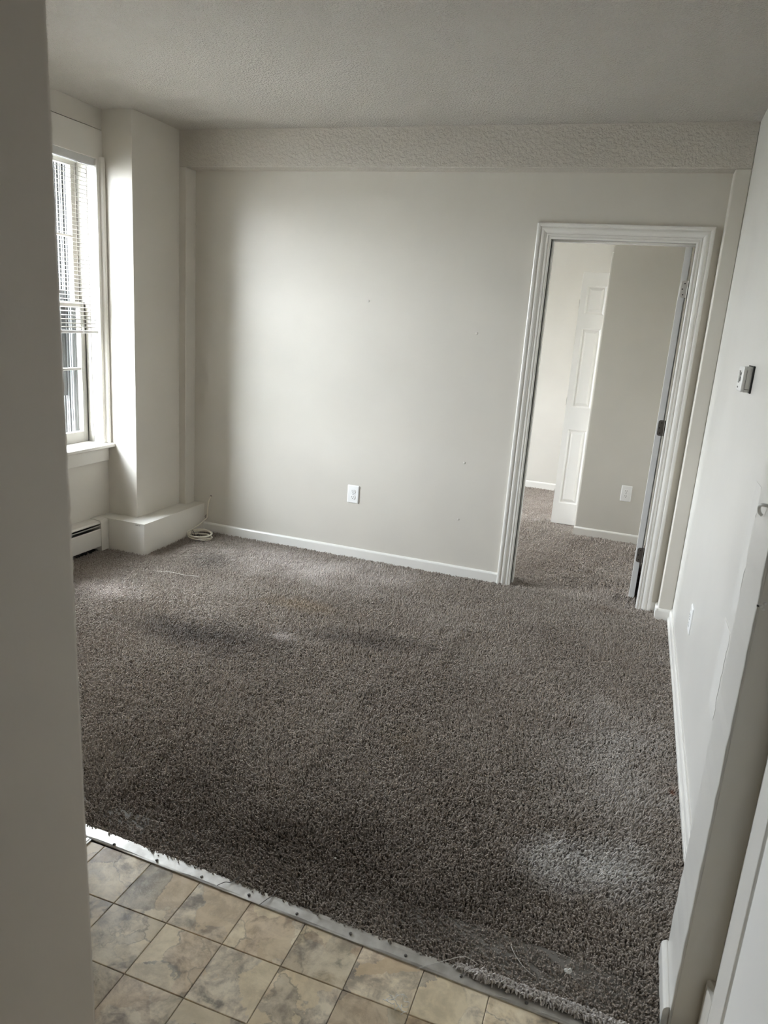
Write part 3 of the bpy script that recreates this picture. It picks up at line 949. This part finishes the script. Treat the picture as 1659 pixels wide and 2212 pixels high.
# side hatch outline
bm = bmesh.new()
add_box(bm, RW - 0.0225, RW - 0.0215, TY0 - 0.0006, TY0 + 0.001, TZ0 + 0.011, TZ1 - 0.010)
add_box(bm, RW - 0.0225, RW - 0.008, TY0 - 0.0006, TY0 + 0.001, TZ0 + 0.010, TZ0 + 0.0112)
obj('hatch_seam', bm, M['dark'], th)
FXT = RW - 0.0356
box('display', FXT - 0.0006, FXT + 0.001, 2.795, 2.835, 1.387, 1.428, M['grey_plastic_dark'], th)
box('display_glass', FXT - 0.0009, FXT, 2.799, 2.831, 1.392, 1.424, plain('lcd_grey', (0.35, 0.35, 0.33), 0.2), th)
for (yy, zz_) in ((2.778, 1.418), (2.782, 1.404), (2.778, 1.398)):
    box('button', FXT - 0.0025, FXT + 0.001, yy - 0.006, yy + 0.006, zz_ - 0.005, zz_ + 0.005, M['grey_plastic_dark'], th, 0.001)
bm = bmesh.new()
for k in range(3):
    add_box(bm, FXT - 0.0005, FXT + 0.001, 2.806 + k * 0.008, 2.811 + k * 0.008, 1.3695, 1.3755)
obj('lettering', bm, M['print'], th)

hk = smooth_path([(PX + 0.001, 1.558, 1.207), (PX - 0.011, 1.566, 1.207), (PX - 0.0135, 1.580, 1.200), (PX - 0.010, 1.590, 1.187), (PX - 0.004, 1.594, 1.181)], 5)
tag(obj('wall_hook', tube(bmesh.new(), hk, 0.0035, 8), M['grey_plastic'], smooth=True), 'small grey hook screwed into the wall stub at the right edge', 'hook')
# plaster chip on the pier corner
bm = bmesh.new()
for (dx, dz, s) in ((0.008, 0.0, 0.005), (0.014, 0.006, 0.004), (0.013, -0.006, 0.004)):
    r_ = bmesh.ops.create_icosphere(bm, subdivisions=1, radius=s)
    for v in r_['verts']:
        v.co = Vector((PX + dx + v.co.x, PY0 - 0.001 + v.co.y * 0.5, 1.028 + dz + v.co.z))
obj('filler_lump', bm, M['patch_light'], pier)
box('crack', PX + 0.001, PX + 0.008, PY0 - 0.0022, PY0 + 0.002, 1.0255, 1.0285, M['black'], pier)

# ------------------------------------------------------------------ cable coil
cc = Vector((-2.664, 4.085, 0.0))
coil = empty('cable_coil', cc, 'coil of cream coaxial cable on the carpet in the far corner', 'cable')
rnd = random.Random(21)
pts = [(-2.696, BP + 0.004, 0.253), (-2.703, BP - 0.014, 0.225), (-2.709, BP - 0.020, 0.17), (-2.712, BP - 0.018, 0.12), (-2.716, BP - 0.022, 0.098), (-2.722, BP - 0.045, 0.085), (-2.735, BP - 0.09, 0.060), (-2.742, 4.11, 0.046)]
ang0 = math.radians(165)
turns = 4.6
n = int(turns * 14)
for i in range(1, n + 1):
    t = i / n
    a = ang0 + 2 * math.pi * turns * t
    k = int(turns * t)
    ra = 0.082 + 0.006 * math.sin(2.1 * k + 1) + 0.004 * math.sin(a * 1.3)
    rb = 0.058 + 0.007 * math.cos(1.7 * k) + 0.003 * math.sin(a * 0.7)
    zc = 0.044 - 0.036 * t + 0.004 * math.sin(a + k) + 0.007 * math.sin(a) * (1 - t)
    pts.append((cc.x + ra * math.cos(a), cc.y + rb * math.sin(a) + 0.010 * math.sin(k * 2.2), max(0.006, zc)))
obj('cable', tube(bmesh.new(), smooth_path(pts, 3), 0.0038, 8), M['cable'], coil, smooth=True)
for (dx, dy) in ((-0.050, -0.0), (0.028, -0.050)):
    bm = bmesh.new()
    cpts = [(cc.x + dx + 0.004 * math.cos(a), cc.y + dy + 0.010 * math.cos(a + 0.8), 0.026 + 0.026 * math.sin(a)) for a in [2 * math.pi * k / 12 for k in range(13)]]
    tube(bm, cpts, 0.0018, 6)
    obj('twist_tie', bm, M['tie'], coil)
bm = bmesh.new()
tube(bm, [(-2.720, BP - 0.008, 0.118), (-2.724, BP - 0.022, 0.116), (-2.726, BP - 0.026, 0.106), (-2.721, BP - 0.022, 0.100)], 0.003, 6)
obj('wire_clip', bm, M['hinge'], coil)
obj('wall_hole', disc(bmesh.new(), (-2.696, BP + 0.001, 0.254), (0, -1, 0), 0.007, 0.0016, 12), M['hinge'], coil)

# ------------------------------------------------------------------ floor: kitchen tiles, threshold, carpet
fl = struct(boxes('floor', [(-2.7, RW + 0.1, -2.4, 1.60, -0.25, -0.0062), (LW, RW + 0.1, 1.60, 7.4, -0.25, -0.022)], M['grout']), 'floor: slate-look kitchen tiles')
TP = 0.1608
random.seed(4)
def tile_mesh(sx, sy):
    bm = bmesh.new()
    add_box(bm, -sx / 2, sx / 2, -sy / 2, sy / 2, -0.004, 0.0)
    top = [e_ for e_ in bm.edges if all(v.co.z > -0.001 for v in e_.verts)]
    bmesh.ops.bevel(bm, geom=top, offset=0.0012, segments=1, affect='EDGES')
    bmesh.ops.recalc_face_normals(bm, faces=bm.faces[:])
    me = bpy.data.meshes.new('tile')
    bm.to_mesh(me); bm.free()
    me.materials.append(M['tile'])
    return me
G = 0.0018
tm = tile_mesh(TP - G, TP - G)
def thr_y(x):      # near edge of the metal strip
    return 1.400 - 0.039 * x
X0, Y0 = -0.7665, 1.2855     # a grid crossing measured in the photograph
for i in range(-4, 7):
    for j in range(-5, 1):
        cx, cy = X0 + (i + 0.5) * TP, Y0 + (j - 0.5) * TP
        if cx + TP / 2 > RW + 0.02: continue
        o = bpy.data.objects.new('tile', tm)
        COL.objects.link(o); o.parent = fl
        o.location = (cx, cy, -0.0025 + random.uniform(-0.0002, 0.0002))
    # cut row under the threshold
    cx = X0 + (i + 0.5) * TP
    if cx + TP / 2 > RW + 0.02: continue
    o = bpy.data.objects.new('tile', tm)
    COL.objects.link(o); o.parent = fl
    o.location = (cx, Y0 + 0.5 * TP, -0.0025)

# aluminium carpet strip with nails
RWX = 0.335
strip = empty('threshold_strip', (-0.6, 1.45, 0), 'long dull aluminium threshold strip between carpet and kitchen tiles', 'threshold')
bm = bmesh.new()
rings = []
for k in range(25):
    x = -1.60 + (RWX + 1.60) * k / 24 - (0.0 if k < 24 else 0.066)
    y = thr_y(x)
    wv = 0.0008 * math.sin(k * 1.7)
    rings.append([(x, y, -0.002), (x, y + 0.0005, 0.0008), (x, y + 0.006, 0.0024 + wv), (x, y + 0.028, 0.0040 + wv), (x, y + 0.040, 0.0036), (x, y + 0.0415, -0.006), (x, y + 0.004, -0.006)])
sweep(bm, rings)
obj('strip', bm, M['metal'], strip)
for (nx, ny) in ((-1.225, 1.459), (-1.078, 1.456), (-0.931, 1.453), (-0.782, 1.448), (-0.637, 1.441), (-0.486, 1.439), (-0.337, 1.431), (-0.196, 1.428), (-0.038, 1.418), (0.11, 1.412), (-1.372, 1.466)):
    bm = bmesh.new()
    bmesh.ops.create_uvsphere(bm, u_segments=10, v_segments=6, radius=0.0044)
    for v in bm.verts:
        v.co = Vector((nx + v.co.x, ny - 0.003 + v.co.y, 0.0042 + v.co.z * 0.55))
    obj('nail', bm, M['nail'], strip, smooth=True)
# short ribbed strip running toward the kitchen at the left end
rs = empty('ribbed_strip', (-1.36, 1.3, 0), 'short ribbed metal floor strip running into the kitchen behind the near wall', 'threshold')
prof = [(-1.412, -0.004), (-1.412, 0.001)]
for k in range(9):
    x = -1.408 + k * 0.012
    prof += [(x, 0.0032), (x + 0.007, 0.0032), (x + 0.0085, 0.0012), (x + 0.0105, 0.0012)]
prof += [(-1.298, 0.001), (-1.298, -0.004)]
bm = bmesh.new()
prism(bm, prof, 'y', 1.0, 1.449)
obj('strip', bm, M['metal'], rs)


def ridge(x, y):
    """loose carpet: lengthwise wrinkles and lumps"""
    z = 0.0
    def r(cx, y0, y1, h, w, slope=0.0):
        yc = max(y0, min(y1, y))
        fade = max(0.0, 1 - abs(y - yc) / 0.12)
        dx = x - (cx + slope * (y - y0))
        return 1.35 * h * fade * (0.75 + 0.25 * math.sin(y * 23 + cx * 9)) * math.exp(-((dx + 0.012 * math.sin(y * 7.3 + cx * 5)) / (0.9 * w)) ** 2)
    z += r(-1.40, 1.50, 1.95, 0.013, 0.030, 0.02)
    z += r(-0.915, 2.0, 2.85, 0.010, 0.035, 0.04)
    z += r(-0.70, 3.0, 3.45, 0.011, 0.035, 0.06)
    z += r(-0.82, 2.75, 3.4, 0.007, 0.03, 0.06)
    z += r(-0.62, 1.5, 1.95, 0.007, 0.03, -0.03)
    z += r(-1.15, 1.5, 1.75, 0.006, 0.03, 0.0)
    z += r(-0.19, 4.62, 5.0, 0.014, 0.035, 0.10)
    z += r(0.02, 4.35, 4.72, 0.012, 0.045, 0.05)
    z += 0.010 * math.exp(-(((x + 0.64) / 0.07) ** 2 + ((y - 3.46) / 0.06) ** 2))
    z += 0.004 * math.sin(x * 5.1 + 1.3 * math.sin(y * 3.0)) * math.sin(y * 4.3 + 0.6)
    z += 0.008 * math.exp(-(((x + 0.45) / 0.18) ** 2 + ((y - 4.22) / 0.06) ** 2))
    return z


def carp_y(x):     # cut edge of the carpet over the strip
    return 1.4425 - 0.039 * x + 0.0012 * math.sin(x * 19) + 0.0008 * math.sin(x * 47)


def carpet_grid(bm, x0, x1, y0f, y1, step):
    nx = max(2, int((x1 - x0) / step))
    ny = int((y1 - 1.5) / step) if callable(y0f) else max(2, int((y1 - y0f) / step))
    rows = []
    for j in range(ny + 1):
        row = []
        for i in range(nx + 1):
            x = x0 + (x1 - x0) * i / nx
            ya = y0f(x) if callable(y0f) else y0f
            y = ya + (y1 - ya) * j / ny
            edge = min(1.0, (y - ya) / 0.05) if callable(y0f) else 1.0
            row.append(bm.verts.new((x, y, -0.0105 + 0.0055 * (1 - edge) + ridge(x, y))))
        rows.append(row)
    for j in range(ny):
        for i in range(nx):
            bm.faces.new((rows[j][i], rows[j][i + 1], rows[j + 1][i + 1], rows[j + 1][i]))


carpet = empty('carpet', (-1.3, 2.9, 0), 'worn brown-grey wall-to-wall carpet, stained and rippled', 'carpet')
bm = bmesh.new()
carpet_grid(bm, -1.612, PX - 0.016, carp_y, 1.695, 0.03)
carpet_grid(bm, LW + 0.02, RW - 0.019, 1.695, BOXY - 0.002, 0.03)
carpet_grid(bm, BOXX + 0.002, RW - 0.016, BOXY - 0.002, BW - 0.014, 0.03)
carpet_grid(bm, BOXX + 0.002, 0.258, BW - 0.014, BP - 0.014, 0.03)
carpet_grid(bm, DX0 + 0.002, DX1 - 0.002, BP - 0.014, BT + 0.002, 0.03)
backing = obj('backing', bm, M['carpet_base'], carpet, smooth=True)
bm = bmesh.new()
carpet_grid(bm, LW + 0.01, 0.230, BT + 0.002, 5.72, 0.05)
carpet_grid(bm, LW + 0.01, -0.338, 5.72, 7.295, 0.05)
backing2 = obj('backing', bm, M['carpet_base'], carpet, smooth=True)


def pile_group(name, mat, spacing, cl_size, tuft_gap, length, rad, lean_amp):
    """tufts of yarn: small clumps of bent cones scattered over the backing, leaning in drifts"""
    ng = bpy.data.node_groups.new(name, 'GeometryNodeTree')
    ng.is_modifier = True
    ng.interface.new_socket(name='Geometry', in_out='INPUT', socket_type='NodeSocketGeometry')
    ng.interface.new_socket(name='Geometry', in_out='OUTPUT', socket_type='NodeSocketGeometry')
    n = ng.nodes; L = ng.links.new
    gi = n.new('NodeGroupInput'); go = n.new('NodeGroupOutput')
    cone = n.new('GeometryNodeMeshCone'); cone.fill_type = 'NGON'
    cone.inputs['Vertices'].default_value = 5
    cone.inputs['Side Segments'].default_value = 2
    cone.inputs['Radius Top'].default_value = rad * 0.72
    cone.inputs['Radius Bottom'].default_value = rad
    cone.inputs['Depth'].default_value = length
    variants = []
    for sd in (1, 2, 3):
        grid = n.new('GeometryNodeMeshGrid')
        grid.inputs['Size X'].default_value = cl_size; grid.inputs['Size Y'].default_value = cl_size
        grid.inputs['Vertices X'].default_value = 2; grid.inputs['Vertices Y'].default_value = 2
        dp = n.new('GeometryNodeDistributePointsOnFaces'); dp.distribute_method = 'POISSON'
        dp.inputs['Distance Min'].default_value = tuft_gap
        dp.inputs['Density Max'].default_value = 4.0 / (tuft_gap * tuft_gap)
        dp.inputs['Seed'].default_value = sd
        L(grid.outputs[0], dp.inputs[0])
        ip = n.new('GeometryNodeInstanceOnPoints')
        L(dp.outputs[0], ip.inputs['Points']); L(cone.outputs[0], ip.inputs['Instance'])
        rv = n.new('FunctionNodeRandomValue'); rv.data_type = 'FLOAT_VECTOR'
        rv.inputs[0].default_value = (-0.5, -0.5, 0); rv.inputs[1].default_value = (0.5, 0.5, 6.28)
        rv.inputs['Seed'].default_value = sd + 10
        L(rv.outputs[0], ip.inputs['Rotation'])
        rs_ = n.new('FunctionNodeRandomValue'); rs_.data_type = 'FLOAT_VECTOR'
        rs_.inputs[0].default_value = (0.75, 0.75, 0.6); rs_.inputs[1].default_value = (1.3, 1.3, 1.25)
        rs_.inputs['Seed'].default_value = sd + 20
        L(rs_.outputs[0], ip.inputs['Scale'])
        rl = n.new('GeometryNodeRealizeInstances')
        L(ip.outputs[0], rl.inputs[0])
        variants.append(rl.outputs[0])
    g2i = n.new('GeometryNodeGeometryToInstance')
    for v in reversed(variants):
        L(v, g2i.inputs[0])
    dist = n.new('GeometryNodeDistributePointsOnFaces'); dist.distribute_method = 'POISSON'
    dist.inputs['Distance Min'].default_value = spacing
    dist.inputs['Density Max'].default_value = 5.0 / (spacing * spacing)
    L(gi.outputs[0], dist.inputs[0])
    inst = n.new('GeometryNodeInstanceOnPoints')
    inst.inputs['Pick Instance'].default_value = True
    rsc = n.new('FunctionNodeRandomValue'); rsc.data_type = 'FLOAT_VECTOR'
    rsc.inputs[0].default_value = (0.95, 0.95, 0.7); rsc.inputs[1].default_value = (1.1, 1.1, 1.3)
    rsc.inputs['Seed'].default_value = 77
    L(rsc.outputs[0], inst.inputs['Scale'])
    L(dist.outputs[0], inst.inputs['Points']); L(g2i.outputs[0], inst.inputs['Instance'])
    rz = n.new('FunctionNodeRandomValue'); rz.data_type = 'FLOAT_VECTOR'
    rz.inputs[0].default_value = (0, 0, 0); rz.inputs[1].default_value = (0, 0, 6.28)
    # drifts: low-frequency noise gives the lean of the pile
    pos = n.new('GeometryNodeInputPosition')
    nz = n.new('ShaderNodeTexNoise'); nz.inputs['Scale'].default_value = 2.1; nz.inputs['Detail'].default_value = 3.0
    L(pos.outputs[0], nz.inputs['Vector'])
    sb = n.new('ShaderNodeVectorMath'); sb.operation = 'SUBTRACT'; sb.inputs[1].default_value = (0.5, 0.5, 0.5)
    L(nz.outputs['Color'], sb.inputs[0])
    ml = n.new('ShaderNodeVectorMath'); ml.operation = 'MULTIPLY'; ml.inputs[1].default_value = (lean_amp, lean_amp, 0)
    L(sb.outputs[0], ml.inputs[0])
    rr = n.new('FunctionNodeRotateRotation'); rr.rotation_space = 'GLOBAL'
    e1 = n.new('FunctionNodeEulerToRotation'); e2 = n.new('FunctionNodeEulerToRotation')
    L(rz.outputs[0], e1.inputs[0]); L(ml.outputs[0], e2.inputs[0])
    L(e1.outputs[0], rr.inputs[0]); L(e2.outputs[0], rr.inputs[1])
    L(rr.outputs[0], inst.inputs['Rotation'])
    sm_ = n.new('GeometryNodeSetMaterial'); sm_.inputs['Material'].default_value = mat
    L(inst.outputs[0], sm_.inputs['Geometry'])
    L(sm_.outputs[0], go.inputs[0])
    return ng


def add_pile(name, src, ng):
    me = src.data.copy()
    me.name = name
    o = link(name, me, None, carpet, 'stuff')
    md = o.modifiers.new('pile', 'NODES')
    md.node_group = ng
    return o


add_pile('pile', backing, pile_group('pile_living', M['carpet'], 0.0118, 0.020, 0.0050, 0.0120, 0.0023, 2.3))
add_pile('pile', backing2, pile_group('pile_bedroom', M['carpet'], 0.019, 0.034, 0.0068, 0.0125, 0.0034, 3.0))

# frayed cut edge: pulled yarn loops lying over the strip, thickest to the right
rnd = random.Random(8)
bm = bmesh.new()
for k in range(620):
    x = -1.42 + (PX - 0.02 + 1.42) * rnd.random()
    big = max(0.0, min(1.0, (x + 0.30) / 0.3))
    y = carp_y(x) + rnd.uniform(-0.004, 0.006) - 0.006 * big * rnd.random()
    ln = rnd.uniform(0.006, 0.012) + 0.006 * big
    a = rnd.uniform(-2.6, -0.5)
    p0 = Vector((x, y + 0.004, 0.001))
    p1 = p0 + Vector((math.cos(a) * ln * 0.5, math.sin(a) * ln * 0.5, 0.004 + 0.008 * big * rnd.random()))
    p2 = p0 + Vector((math.cos(a + 0.4) * ln, math.sin(a + 0.4) * ln, 0.002 + 0.003 * big))
    tube(bm, [p0, p1, p2], 0.0012 + 0.0009 * big, 4)
o = obj('frayed_edge', bm, M['carpet'], carpet, 'stuff')
bm = bmesh.new()
for k in range(1500):
    t = rnd.random() ** 0.9
    x = -0.215 + 0.46 * t
    wd = min(1.0, t * 5 + 0.25)
    y = carp_y(x) - 0.004 + rnd.uniform(-0.012, 0.010) * wd
    a = rnd.uniform(0, 6.28)
    ln = rnd.uniform(0.006, 0.012)
    p0 = Vector((x, y, 0.003 + rnd.random() * 0.013 * wd))
    p1 = p0 + Vector((math.cos(a) * ln * 0.5, math.sin(a) * ln * 0.5, 0.004))
    p2 = p0 + Vector((math.cos(a) * ln, math.sin(a) * ln, -0.001))
    tube(bm, [p0, p1, p2], 0.0018, 4)
o = obj('torn_edge', bm, M['carpet_fray'], carpet, 'stuff')

# loose threads and lint
def thread(name, pts, r, label, mat='thread'):
    return tag(obj(name, tube(bmesh.new(), smooth_path(pts, 6), r, 5), M[mat], smooth=True), label, 'thread')
def on(x, y, z=0.004): return (x, y, z)
thread('loose_thread', [on(-0.875, 1.437, 0.006), on(-0.86, 1.452, 0.010), on(-0.846, 1.462, 0.007), on(-0.836, 1.49, 0.006)], 0.0010, 'dark yarn end hanging over the aluminium strip near its middle', 'nail')
thread('loose_thread', [on(-0.74, 1.425, 0.004), on(-0.73, 1.445, 0.008), on(-0.722, 1.465, 0.007), on(-0.72, 1.49, 0.008)], 0.0011, 'straight dark yarn crossing the aluminium strip beside a nail', 'nail')
thread('loose_thread', [on(-0.30, 1.405, 0.002), on(-0.27, 1.428, 0.006), on(-0.235, 1.452, 0.010), on(-0.20, 1.475, 0.012), on(-0.165, 1.47, 0.008)], 0.0006, 'fine pale thread curling over the aluminium strip')
thread('loose_thread', [on(-0.10, 1.555, 0.012), on(-0.085, 1.525, 0.018), on(-0.06, 1.50, 0.016), on(-0.03, 1.485, 0.013)], 0.0006, 'fine pale thread lying on the dark carpet near the torn edge')
rnd = random.Random(77)
pts = []
for k in range(46):
    t = k / 45
    pts.append((-0.318 + 0.030 * math.cos(13 * t) * (0.4 + 0.6 * rnd.random()) + 0.012 * (t - .5), 1.298 + 0.020 * math.sin(17 * t + 1) * (0.4 + 0.6 * rnd.random()) - 0.02 * (t - 0.5), 0.002 + 0.010 * rnd.random()))
tag(obj('thread_tangle', tube(bmesh.new(), smooth_path(pts, 3), 0.0008, 4), M['lint'], smooth=True), 'white tangled thread ball on the slate-look kitchen tiles', 'thread')
bm = bmesh.new()
for k in range(9):
    r_ = bmesh.ops.create_icosphere(bm, subdivisions=1, radius=0.0042)
    d = Vector((rnd.uniform(-0.007, 0.007), rnd.uniform(-0.005, 0.005), rnd.uniform(-0.001, 0.004)))
    for v in r_['verts']:
        v.co = v.co * rnd.uniform(0.7, 1.2) + Vector((0.044, 1.537, 0.008)) + d
tag(obj('lint_bit', bm, M['lint']), 'small white lint flake on the dark carpet near the wall stub', 'lint')
specks = [(-0.62, 2.62, 'tiny white crumb near the middle of the brown-grey carpet'), (-1.05, 1.80, 'tiny white crumb on the carpet, nearest to the shaded wall edge'),
          (-0.45, 1.83, 'tiny white crumb on the carpet, farther of the pair near the aluminium strip'), (-0.62, 1.65, 'tiny white crumb on the carpet close above the aluminium strip'), (0.03, 2.30, 'tiny white crumb on the lighter carpet beside the right wall')]
for i, (x, y, lb) in enumerate(specks):
    bm = bmesh.new()
    bmesh.ops.create_icosphere(bm, subdivisions=1, radius=0.0026)
    for v in bm.verts:
        v.co += Vector((x, y, 0.006 + ridge(x, y)))
    tag(obj('white_speck', bm, M['lint']), lb, 'speck', 'crumbs on the carpet')
bm = bmesh.new()
tube(bm, smooth_path([(-2.50, 3.40, 0.006), (-2.42, 3.42, 0.008), (-2.33, 3.42, 0.007), (-2.24, 3.44, 0.008)], 5), 0.0010, 5)  # thin pale tube added to draw a crease in the carpet
tag(obj('loose_thread', bm, M['thread'], smooth=True), 'long pale line of a carpet crease in front of the boxed corner, drawn as a thin tube', 'thread')

# ------------------------------------------------------------------ outside the window
struct(box('ground', -60, LW - T - 0.05, -40, 60, -3.3, -3.2, M['concrete']), 'pale ground outside')
tree = empty('tree', (-11.0, 9.0, -3.2), 'green tree outside, behind the glass of the left window', 'tree')
obj('trunk', tube(bmesh.new(), [(-11, 9, -3.2), (-11.05, 9, -1.5), (-10.95, 9.1, 0.2)], 0.15, 8, [0.18, 0.14, 0.08]), M['bark'], tree)
rnd = random.Random(9)
bm = bmesh.new()
for k in range(420):
    v = Vector((rnd.gauss(0, 1), rnd.gauss(0, 1), rnd.gauss(0, 1))).normalized() * (rnd.random() ** 0.4) * 1.15
    c = Vector((-11, 9, 0.75)) + v
    a = rnd.uniform(0, 6.28); s = rnd.uniform(0.09, 0.2)
    u = Vector((math.cos(a), math.sin(a), rnd.uniform(-.6, .6))) * s
    w = u.orthogonal().normalized() * s * 0.6
    f = [bm.verts.new(c + q) for q in (-u, w, u, -w)]
    bm.faces.new(f)
o = obj('foliage', bm, M['foliage'], tree, 'stuff')
